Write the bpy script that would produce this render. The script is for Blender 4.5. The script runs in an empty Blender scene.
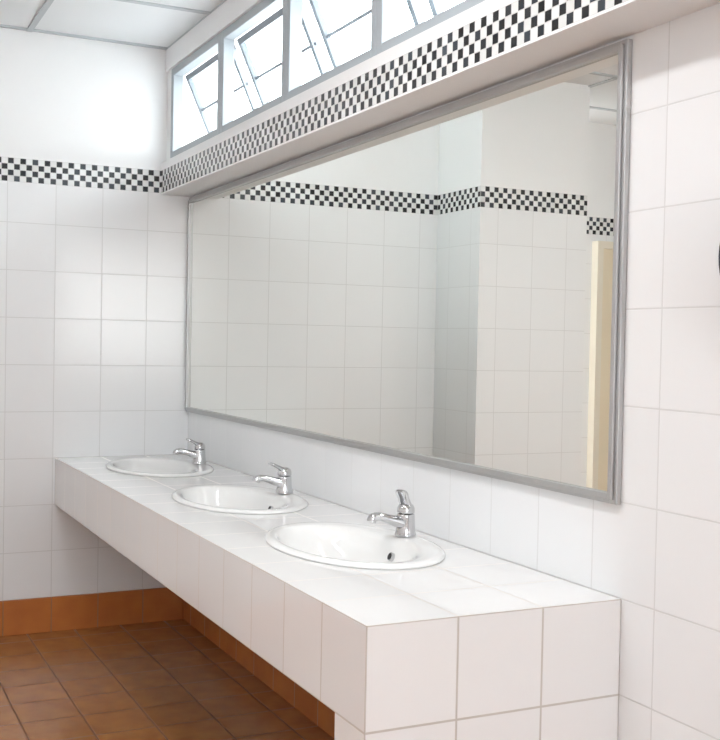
import bpy, bmesh, math, numpy as np
from mathutils import Vector, Matrix
sc=bpy.context.scene
# ------------------------------------------------ helpers
def newmat(name):
    m=bpy.data.materials.new(name); m.use_nodes=True
    return m,m.node_tree,m.node_tree.nodes['Principled BSDF']
def simple(name,col,rough=.5,metal=0,**kw):
    m,nt,b=newmat(name)
    b.inputs['Base Color'].default_value=(*col,1); b.inputs['Roughness'].default_value=rough; b.inputs['Metallic'].default_value=metal
    for k,v in kw.items(): b.inputs[k].default_value=v
    return m
def M(nt,op,a,b=None,c=None,clamp=False):
    n=nt.nodes.new('ShaderNodeMath'); n.operation=op; n.use_clamp=clamp
    for i,v in enumerate((a,b,c)):
        if v is None: continue
        if isinstance(v,(int,float)): n.inputs[i].default_value=v
        else: nt.links.new(v,n.inputs[i])
    return n.outputs[0]
def mixc(nt,fac,a,b):
    n=nt.nodes.new('ShaderNodeMix'); n.data_type='RGBA'
    nt.links.new(fac,n.inputs[0])
    for i,v in ((6,a),(7,b)):
        if isinstance(v,tuple): n.inputs[i].default_value=(*v,1)
        else: nt.links.new(v,n.inputs[i])
    return n.outputs[2]
def geo(nt):
    g=nt.nodes.new('ShaderNodeNewGeometry')
    s=nt.nodes.new('ShaderNodeSeparateXYZ'); nt.links.new(g.outputs['Position'],s.inputs[0])
    n=nt.nodes.new('ShaderNodeSeparateXYZ'); nt.links.new(g.outputs['True Normal'],n.inputs[0])
    return g,[s.outputs[i] for i in range(3)],[n.outputs[i] for i in range(3)]
def tile(name,base,grout,size,off,gw=.003,rough=.14,var=.02,mottle=None,wav=.05,spec=.5):
    m,nt,b=newmat(name)
    g,P,N=geo(nt)
    masks=[];cells=[]
    for i in range(3):
        q=M(nt,'DIVIDE',M(nt,'SUBTRACT',P[i],off[i]),size[i])
        fr=M(nt,'FRACT',q)
        d=M(nt,'MULTIPLY',M(nt,'SUBTRACT',.5,M(nt,'ABSOLUTE',M(nt,'SUBTRACT',fr,.5))),size[i])
        r=nt.nodes.new('ShaderNodeMapRange'); r.interpolation_type='SMOOTHSTEP'
        nt.links.new(d,r.inputs[0]); r.inputs[1].default_value=gw*.35; r.inputs[2].default_value=gw*.75; r.inputs[3].default_value=1; r.inputs[4].default_value=0
        act=M(nt,'LESS_THAN',M(nt,'ABSOLUTE',N[i]),.5)
        masks.append(M(nt,'MULTIPLY',r.outputs[0],act))
        cells.append(M(nt,'MULTIPLY',M(nt,'FLOOR',q),act))
    mask=M(nt,'MAXIMUM',M(nt,'MAXIMUM',masks[0],masks[1]),masks[2])
    cv=nt.nodes.new('ShaderNodeCombineXYZ')
    for i in range(3): nt.links.new(cells[i],cv.inputs[i])
    wn=nt.nodes.new('ShaderNodeTexWhiteNoise'); nt.links.new(cv.outputs[0],wn.inputs['Vector'])
    dark=tuple(c*(1-var) for c in base)
    col=mixc(nt,wn.outputs['Value'],base,dark)
    if mottle:
        nz=nt.nodes.new('ShaderNodeTexNoise'); nz.inputs['Scale'].default_value=mottle[1]; nz.inputs['Detail'].default_value=6
        nt.links.new(g.outputs['Position'],nz.inputs['Vector'])
        f=M(nt,'MULTIPLY',M(nt,'SUBTRACT',nz.outputs[0],.35),2.2,clamp=True)
        col=mixc(nt,f,col,mottle[0])
    col=mixc(nt,mask,col,grout)
    nt.links.new(col,b.inputs['Base Color'])
    nt.links.new(M(nt,'ADD',M(nt,'MULTIPLY',mask,.5),rough),b.inputs['Roughness'])
    nz=nt.nodes.new('ShaderNodeTexNoise'); nz.inputs['Scale'].default_value=7; nt.links.new(g.outputs['Position'],nz.inputs['Vector'])
    h=M(nt,'ADD',M(nt,'MULTIPLY',mask,-.25),M(nt,'MULTIPLY',nz.outputs[0],wav*4))
    bp=nt.nodes.new('ShaderNodeBump'); bp.inputs['Distance'].default_value=.003; bp.inputs['Strength'].default_value=.5
    nt.links.new(h,bp.inputs['Height']); nt.links.new(bp.outputs[0],b.inputs['Normal'])
    b.inputs['Specular IOR Level'].default_value=spec
    return m
def checker(name,s=.025,z0=1.92):
    m,nt,b=newmat(name); g,P,N=geo(nt)
    u=M(nt,'ADD',M(nt,'MULTIPLY',P[0],M(nt,'ABSOLUTE',N[1])),M(nt,'MULTIPLY',P[1],M(nt,'ABSOLUTE',N[0])))
    uu=M(nt,'DIVIDE',u,s); vv=M(nt,'DIVIDE',M(nt,'SUBTRACT',P[2],z0),s)
    fu=M(nt,'FLOOR',uu); fv=M(nt,'FLOOR',vv)
    par=M(nt,'FLOORED_MODULO',M(nt,'ADD',fu,fv),2)
    isb=M(nt,'GREATER_THAN',par,.5)
    def edge(q): return M(nt,'LESS_THAN',M(nt,'SUBTRACT',.5,M(nt,'ABSOLUTE',M(nt,'SUBTRACT',M(nt,'FRACT',q),.5))),.05)
    gm=M(nt,'MAXIMUM',edge(uu),edge(vv))
    cv=nt.nodes.new('ShaderNodeCombineXYZ'); nt.links.new(fu,cv.inputs[0]); nt.links.new(fv,cv.inputs[1])
    wn=nt.nodes.new('ShaderNodeTexWhiteNoise'); nt.links.new(cv.outputs[0],wn.inputs['Vector'])
    blk=mixc(nt,M(nt,'POWER',wn.outputs['Value'],2.5),(.006,.007,.010),(.05,.06,.075))
    wht=mixc(nt,wn.outputs['Value'],(.85,.86,.86),(.74,.75,.74))
    col=mixc(nt,isb,wht,blk); col=mixc(nt,gm,col,(.66,.66,.65))
    nt.links.new(col,b.inputs['Base Color']); b.inputs['Roughness'].default_value=.2
    return m
def finish(name,bm,mats,smooth=False,bevel=0,parent=None,angle=35):
    bmesh.ops.recalc_face_normals(bm,faces=bm.faces)
    me=bpy.data.meshes.new(name); bm.to_mesh(me); bm.free()
    o=bpy.data.objects.new(name,me); sc.collection.objects.link(o)
    for mt in (mats if isinstance(mats,(list,tuple)) else [mats]): me.materials.append(mt)
    if smooth:
        for p in me.polygons: p.use_smooth=True
        try: me.set_sharp_from_angle(angle=math.radians(angle))
        except Exception: pass
    if bevel:
        md=o.modifiers.new('bev','BEVEL'); md.width=bevel; md.segments=2; md.limit_method='ANGLE'
    if parent: o.parent=parent
    return o
def addbox(bm,x0,x1,y0,y1,z0,z1,mi=0):
    vs=[bm.verts.new((x,y,z)) for x in (x0,x1) for y in (y0,y1) for z in (z0,z1)]
    for f in ((0,1,3,2),(4,6,7,5),(0,4,5,1),(2,3,7,6),(0,2,6,4),(1,5,7,3)):
        fc=bm.faces.new([vs[i] for i in f]); fc.material_index=mi
    return vs
def boxes(name,L,mats,bevel=0,parent=None):
    bm=bmesh.new()
    for b in L: addbox(bm,*b)
    return finish(name,bm,mats,bevel=bevel,parent=parent)
def empty(name,loc=(0,0,0),rotz=0):
    e=bpy.data.objects.new(name,None); e.location=loc; e.rotation_euler=(0,0,rotz); e.empty_display_size=.1
    sc.collection.objects.link(e); return e
def rings(bm,R,close0=True,close1=True,mi=0):
    allr=[]
    for r in R:
        allr.append([bm.verts.new(v) for v in r])
    n=len(allr[0])
    for a,b in zip(allr,allr[1:]):
        for i in range(n):
            f=bm.faces.new((a[i],a[(i+1)%n],b[(i+1)%n],b[i])); f.material_index=mi
    if close0: bm.faces.new(allr[0][::-1]).material_index=mi
    if close1: bm.faces.new(allr[-1]).material_index=mi
def lathe(bm,prof,n=32,c=(0,0,0),mat=None,**k):
    R=[]
    for r,z in prof:
        ring=[Vector((c[0]+r*math.cos(2*math.pi*i/n),c[1]+r*math.sin(2*math.pi*i/n),c[2]+z)) for i in range(n)]
        if mat: ring=[mat@v for v in ring]
        R.append(ring)
    rings(bm,R,**k)
def sweep(bm,pts,rad,n=20,mat=None,sq=1.0):
    pts=[Vector(p) for p in pts]; R=[]
    for i,p in enumerate(pts):
        t=(pts[min(i+1,len(pts)-1)]-pts[max(i-1,0)]).normalized()
        side=Vector((1,0,0)); up=side.cross(t).normalized()
        a,b=rad[i]; ring=[]
        for k in range(n):
            th=2*math.pi*k/n; c,s=math.cos(th),math.sin(th)
            c=math.copysign(abs(c)**sq,c); s=math.copysign(abs(s)**sq,s)
            v=p+side*a*c+up*b*s
            ring.append(mat@v if mat else v)
        R.append(ring)
    rings(bm,R)
def smoothpath(pts,rad,k=6):
    P=[];Q=[]
    n=len(pts)
    for i in range(n-1):
        p0,p1,p2,p3=[Vector(pts[min(max(j,0),n-1)]) for j in (i-1,i,i+1,i+2)]
        for s in range(k):
            t=s/k
            P.append(.5*((2*p1)+(p2-p0)*t+(2*p0-5*p1+4*p2-p3)*t*t+(3*p1-p0-3*p2+p3)*t**3))
            Q.append(tuple(rad[i][j]*(1-t)+rad[i+1][j]*t for j in (0,1)))
    P.append(Vector(pts[-1])); Q.append(rad[-1]); return P,Q
# ------------------------------------------------ dims
LC=3.02; D=.59; H=2.56; LB=1.92; LT=2.02; LD=.142
TO=(3.12,0,.15); TS=(.2,.2,.2)
# ------------------------------------------------ materials
white_wall=tile('wall_tile',(.86,.867,.872),(.68,.68,.675),TS,TO,gw=.0030,rough=.16,wav=.04)
white_cnt=tile('counter_tile',(.87,.865,.862),(.58,.54,.50),(.2,.1967,.2),(LC,0,.15),gw=.004,rough=.10,wav=.05)
base_t=tile('baseboard_tile',(.56,.19,.05),(.30,.14,.06),TS,(3.12,0,.15),gw=.004,rough=.25,var=.12,mottle=((.44,.14,.04),9))
floor_t=tile('floor_tile',(.47,.20,.062),(.20,.09,.045),TS,(3.12,.1,0),gw=.006,rough=.22,var=.2,mottle=((.30,.115,.038),14))
chk=checker('mosaic_checker')
paint=simple('wall_paint',(.87,.875,.875),.55)
ceilm=simple('ceiling_panel',(.80,.82,.83),.7)
tbar=simple('ceiling_tbar',(.50,.53,.55),.5)
alu=simple('window_frame_paint',(.42,.46,.49),.45)
sashm=simple('sash_paint',(.25,.28,.31),.45)
framem=simple('mirror_frame_aluminium',(.50,.50,.50),.38,.75)
mirm=simple('mirror_silver',(.93,.935,.895),.0,1)
porc=simple('porcelain',(.88,.88,.87),.07,0); porc.node_tree.nodes['Principled BSDF'].inputs['Coat Weight'].default_value=.4
chrome=simple('chrome',(.60,.60,.61),.09,1)
dark=simple('dark_hole',(.02,.02,.02),.6)
doorm=simple('door_laminate',(.80,.70,.52),.45)
glassm,gnt,gb=newmat('window_glass')
tr=gnt.nodes.new('ShaderNodeBsdfTransparent'); tr.inputs[0].default_value=(.93,.96,.96,1)
mx=gnt.nodes.new('ShaderNodeMixShader'); mx.inputs[0].default_value=.1
gb.inputs['Roughness'].default_value=.02; gb.inputs['Base Color'].default_value=(.9,.95,.95,1)
gnt.links.new(tr.outputs[0],mx.inputs[1]); gnt.links.new(gb.outputs[0],mx.inputs[2])
gnt.links.new(mx.outputs[0],gnt.nodes['Material Output'].inputs['Surface'])
# ------------------------------------------------ shell
def wall(name,x0,x1,y0,y1,top=H):
    return boxes(name,[(x0,x1,y0,y1,0,LB,0),(x0,x1,y0,y1,LB,LT,1),(x0,x1,y0,y1,LT,top,2)],[white_wall,chk,paint])
XE=7.5; YO=-3.2
boxes('floor',[(-.5,XE,YO-.1,.15,-.1,0,0)],floor_t)
boxes('ceiling',[(-.5,XE,YO-.1,.15,H,H+.1,0)]+
   [(x-.012,x+.012,YO,-.0,H-.006,H,1) for x in [.02+.6*i for i in range(13)]]+
   [(0,XE,y-.012,y+.012,H-.0065,H,1) for y in [-.12-.6*i for i in range(6)]],[ceilm,tbar])
wall('wall_far',-.15,0,-1.30,.15)
wall('wall_pier',-.15,.40,-1.92,-1.30)
wall('wall_recess',-.45,-.3,YO,-1.92)
wall('wall_opposite',-.45,XE,YO-.1,YO)
boxes('wall_back',[(XE,XE+.1,YO,.15,0,1.0,0),(XE,XE+.1,YO,.15,2.2,H,1),(XE,XE+.1,YO,YO+.8,1.0,2.2,1),(XE,XE+.1,-.8,.15,1.0,2.2,1)],[white_wall,paint])
# mirror wall: tiled lower part, ledge, header
W0,WT=2.06,2.46
NB=11; WP=.67; WX=.06
boxes('wall_mirror',[(0,XE,0,.15,0,LB,0),
   (0,XE,-LD,.15,LB,LT,1),(0,XE,-LD,.15,LT,W0-.005,2),(0,WX,-.12,.15,W0-.005,WT,2),
   (0,XE,-.13,.15,WT,H,2)],[white_wall,chk,paint])
boxes('trim_ledge',[(0,XE,-LD-.001,-.0005,LB-.006,LB-.0005,0)],paint)
for i in range(NB):
    x0=WX+WP*i; x1=x0+WP
    e=empty('window_%d'%(i+1),(x0,-.1,W0))
    w=WP; h=WT-W0; fr=.034
    boxes('frame',[(0,fr,-.02,.025,-.004,h,0),(w-fr,w,-.02,.025,-.004,h,0),(fr,w-fr,-.02,.025,-.004,fr,0),(fr,w-fr,-.02,.025,h-fr,h,0)],alu,bevel=.003,parent=e)
    s=empty('sash_pivot',(0,.03,h-fr)); s.parent=e; s.rotation_euler=(math.radians(24),0,0)
    sh=h-2*fr-.01; a,b=fr+.008,w-fr-.008; t=.022
    boxes('sash',[(a,a+t,0,.022,-sh,0,0),(b-t,b,0,.022,-sh,0,0),(a,b,0,.022,-t,0,0),(a,b,0,.022,-sh,-sh+t,0),
                  (a,b,.006,.014,-sh*.5-.005,-sh*.5+.005,0)],sashm,parent=s)
    boxes('glass',[(a+.01,b-.01,.009,.012,-sh+.01,-.01,0)],glassm,parent=s)
    bm=bmesh.new()
    for xx in (a+.03,b-.03):
        addbox(bm,xx-.005,xx+.005,.03,.17,.055,.063)
    finish('stay',bm,sashm,parent=e)
# baseboards
boxes('baseboard_far',[(0,.012,-1.30,-.013,0,.15,0)],base_t,bevel=.003)
boxes('baseboard_mirror',[(0.0,2.89,-.012,0,0,.15,0)],base_t,bevel=.003)
boxes('baseboard_pier',[(.40,.412,-1.92,-1.30,0,.15,0)],base_t,bevel=.003)
# door in recess
d=empty('door_1',(-.3,-2.5,0))
boxes('leaf',[(0.005,.04,-.66,-.04,.01,1.84,0)],doorm,bevel=.003,parent=d)
boxes('jamb',[(0,.055,-.04,0,0,1.88,0),(0,.055,-.70,-.66,0,1.88,0),(0,.055,-.66,-.04,1.84,1.88,0)],simple('door_jamb',(.80,.74,.62),.5),parent=d)
bm=bmesh.new(); lathe(bm,[(.012,0),(.012,.03),(.024,.04),(.026,.055),(.015,.066)],20,mat=Matrix.Translation((.04,-.6,1))@Matrix.Rotation(math.pi/2,4,'Y')); finish('knob',bm,chrome,smooth=True,parent=d)
# ------------------------------------------------ mirror
mr=empty('mirror',(0,0,0))
mx0,mx1,mz0,mz1=.004,3.012,.945,1.905; fw=.022
boxes('glass',[(mx0+.01,mx1-.01,-.010,-.001,mz0+.01,mz1-.01,0)],mirm,parent=mr)
def fr4(n,a,y0,y1):
    boxes(n,[(mx0+a,mx0+fw,y0,y1,mz0+a,mz1-a,0),(mx1-fw,mx1-a,y0,y1,mz0+a,mz1-a,0),
     (mx0+fw,mx1-fw,y0,y1,mz0+a,mz0+fw,0),(mx0+fw,mx1-fw,y0,y1,mz1-fw,mz1-a,0)],framem,bevel=.002,parent=mr)
fr4('frame',0,-.014,-.0005); fr4('frame_ridge',.009,-.021,-.014)
# ------------------------------------------------ counter
SX=[2.285,1.43,.485]; SY=-.268; SA,SB=.32,.205
slab=boxes('vanity_counter',[(0.001,LC,-D,-.001,.67,.75,0)],white_cnt)
cut=bmesh.new()
for x in SX:
    n=64; R=[[Vector((x+(SA-.02)*math.cos(2*math.pi*i/n),SY+(SB-.015)*math.sin(2*math.pi*i/n),z)) for i in range(n)] for z in (.6,.8)]
    rings(cut,R)
co=finish('cutter',cut,white_cnt)
md=slab.modifiers.new('b','BOOLEAN'); md.object=co; md.operation='DIFFERENCE'; md.solver='EXACT'
dg=bpy.context.evaluated_depsgraph_get(); me=bpy.data.meshes.new_from_object(slab.evaluated_get(dg))
slab.modifiers.clear()
bm=bmesh.new(); bm.from_mesh(me)
addbox(bm,0.001,LC,-D,-D+.05,.55,.67)
addbox(bm,LC-.13,LC,-D+.05,-.001,.55,.67)
addbox(bm,LC-.13,LC,-D,-.001,0,.55)
bm.to_mesh(slab.data); bm.free(); bpy.data.objects.remove(co)
# ------------------------------------------------ sinks
def sink(x):
    e=empty('washbasin',(x,SY,.75))
    n=96
    prof=[ # a,b,yoff,z
     (SA-.003,SB-.003,0,.0005),(SA,SB,0,.003),(SA,SB,0,.006),(SA-.004,SB-.004,0,.0095),(SA-.012,SB-.012,0,.012),(SA-.020,SB-.019,0,.0125),
     (SA-.030,SB-.027,-.003,.0115),(SA-.042,SB-.038,-.010,.0105),(SA-.050,SB-.048,-.017,.009),(SA-.056,SB-.055,-.021,.003),(SA-.062,SB-.061,-.023,-.006),
     (SA-.074,SB-.070,-.024,-.03),(SA-.095,SB-.083,-.024,-.065),(SA-.13,SB-.103,-.022,-.095),(SA-.18,SB-.13,-.018,-.115),(.07,.045,-.012,-.124),(.024,.024,-.01,-.128),(.022,.022,-.01,-.134)]
    R=[]
    for a,b,yo,z in prof:
        R.append([Vector((a*math.cos(2*math.pi*i/n),yo+b*math.sin(2*math.pi*i/n),z)) for i in range(n)])
    bm=bmesh.new(); rings(bm,R,close0=False,close1=True)
    o=finish('bowl',bm,porc,smooth=True,parent=e,angle=60)
    bm=bmesh.new(); lathe(bm,[(.021,0),(.021,.003),(.016,.0045),(.013,.002)],24,c=(0,-.01,-.132)); finish('drain',bm,chrome,smooth=True,parent=e)
    mt=Matrix.Translation((.02,SB-.024-.077,-.033))@Matrix.Rotation(math.radians(68),4,'X')
    bm=bmesh.new(); lathe(bm,[(.0115,-.006),(.0115,.004),(.009,.005)],24,mat=mt); finish('overflow_ring',bm,chrome,smooth=True,parent=e)
    bm=bmesh.new(); lathe(bm,[(.009,0),(.009,.0055)],24,mat=mt); finish('overflow_hole',bm,dark,parent=e)
    return e
for x in SX: sink(x)
# ------------------------------------------------ faucets (single-lever pillar taps)
def faucet(x,y,lev=0,pit=0):
    e=empty('faucet',(x,y,.7628)); e.scale=(1.0,1.0,.97)
    bm=bmesh.new()
    lathe(bm,[(.0285,0),(.029,.002),(.0285,.005),(.0270,.008),(.0262,.014),(.0252,.024),(.0242,.038),(.0235,.052),(.0232,.0585),(.0215,.060)],40)
    P,Q=smoothpath([(0,.004,.030),(0,-.025,.038),(0,-.055,.048),(0,-.082,.055),(0,-.097,.053),(0,-.103,.042)],[(.021,.021),(.0190,.0165),(.0160,.013),(.0145,.012),(.0140,.012),(.0125,.0115)])
    sweep(bm,P,Q,n=28,sq=.85)
    finish('body',bm,chrome,smooth=True,parent=e,angle=50)
    bm=bmesh.new()
    lathe(bm,[(.0205,.0612),(.0232,.0625),(.0236,.068),(.0228,.076),(.0195,.083),(.013,.088),(.004,.0895)],40)
    mt=Matrix.Rotation(lev,4,'Z')@Matrix.Translation((0,0,.074))@Matrix.Rotation(pit,4,'X')@Matrix.Translation((0,0,-.074))
    P,Q=smoothpath([(0,.010,.076),(0,-.010,.081),(0,-.030,.089),(0,-.048,.096),(0,-.057,.098)],[(.016,.009),(.0175,.0095),(.0165,.007),(.0180,.006),(.013,.004)])
    sweep(bm,P,Q,mat=mt,n=28,sq=.75)
    finish('lever',bm,chrome,smooth=True,parent=e,angle=50)
    return e
FY=-.100
faucet(SX[0]-.022,FY,lev=math.radians(35),pit=math.radians(-34))
faucet(SX[1]-.02,FY,pit=math.radians(-6))
faucet(SX[2]-.0,FY,pit=math.radians(-6))
# dispenser
dp=empty('tissue_dispenser',(3.503,0,1.43))
bm=bmesh.new(); lathe(bm,[(.12,.001),(.125,.01),(.125,.10),(.115,.115),(.05,.118)],48,mat=Matrix.Rotation(math.pi/2,4,'X')); finish('cover',bm,simple('smoked_plastic',(.05,.058,.08),.15),smooth=True,parent=dp)
# ------------------------------------------------ fill lights added out of view under the ceiling, with invented housings
for i,(lx,ly,en) in enumerate(((2.7,-1.0,18),(2.3,-2.5,8),(5.4,-1.4,18))):
    e=empty('fill_light',(lx,ly,H))
    boxes('fill_housing',[(-.6,.6,-.09,.09,-.05,-.0066,0)],paint,bevel=.006,parent=e)
    l=bpy.data.lights.new('fill_area','AREA'); l.shape='RECTANGLE'; l.size=1.15; l.size_y=.16; l.energy=en; l.color=(.97,.985,1)
    o=bpy.data.objects.new('fill_area',l); o.location=(0,0,-.055); sc.collection.objects.link(o); o.parent=e
# ------------------------------------------------ world
w=bpy.data.worlds.new('sky'); sc.world=w; w.use_nodes=True
bg=w.node_tree.nodes['Background']; bg.inputs[0].default_value=(.945,.975,1,1); bg.inputs[1].default_value=9.8
# ------------------------------------------------ camera
f,psi,th,rho=1.0993,.4547,.0245,.0195; C=(4.8149,-1.4912,1.2698)
F=np.array([-math.cos(psi)*math.cos(th),math.sin(psi)*math.cos(th),-math.sin(th)])
R0=np.array([math.sin(psi),math.cos(psi),0.0]); U0=np.cross(R0,F)
R=math.cos(rho)*R0+math.sin(rho)*U0; U=-math.sin(rho)*R0+math.cos(rho)*U0
cam=bpy.data.cameras.new('camera'); co=bpy.data.objects.new('camera',cam); sc.collection.objects.link(co)
cam.sensor_fit='HORIZONTAL'; cam.sensor_width=36; cam.lens=36*f*1000/720; cam.clip_start=.02
co.matrix_world=Matrix(((R[0],U[0],-F[0],C[0]),(R[1],U[1],-F[1],C[1]),(R[2],U[2],-F[2],C[2]),(0,0,0,1)))
sc.camera=co
sc.view_settings.view_transform='Standard'; sc.view_settings.look='None'
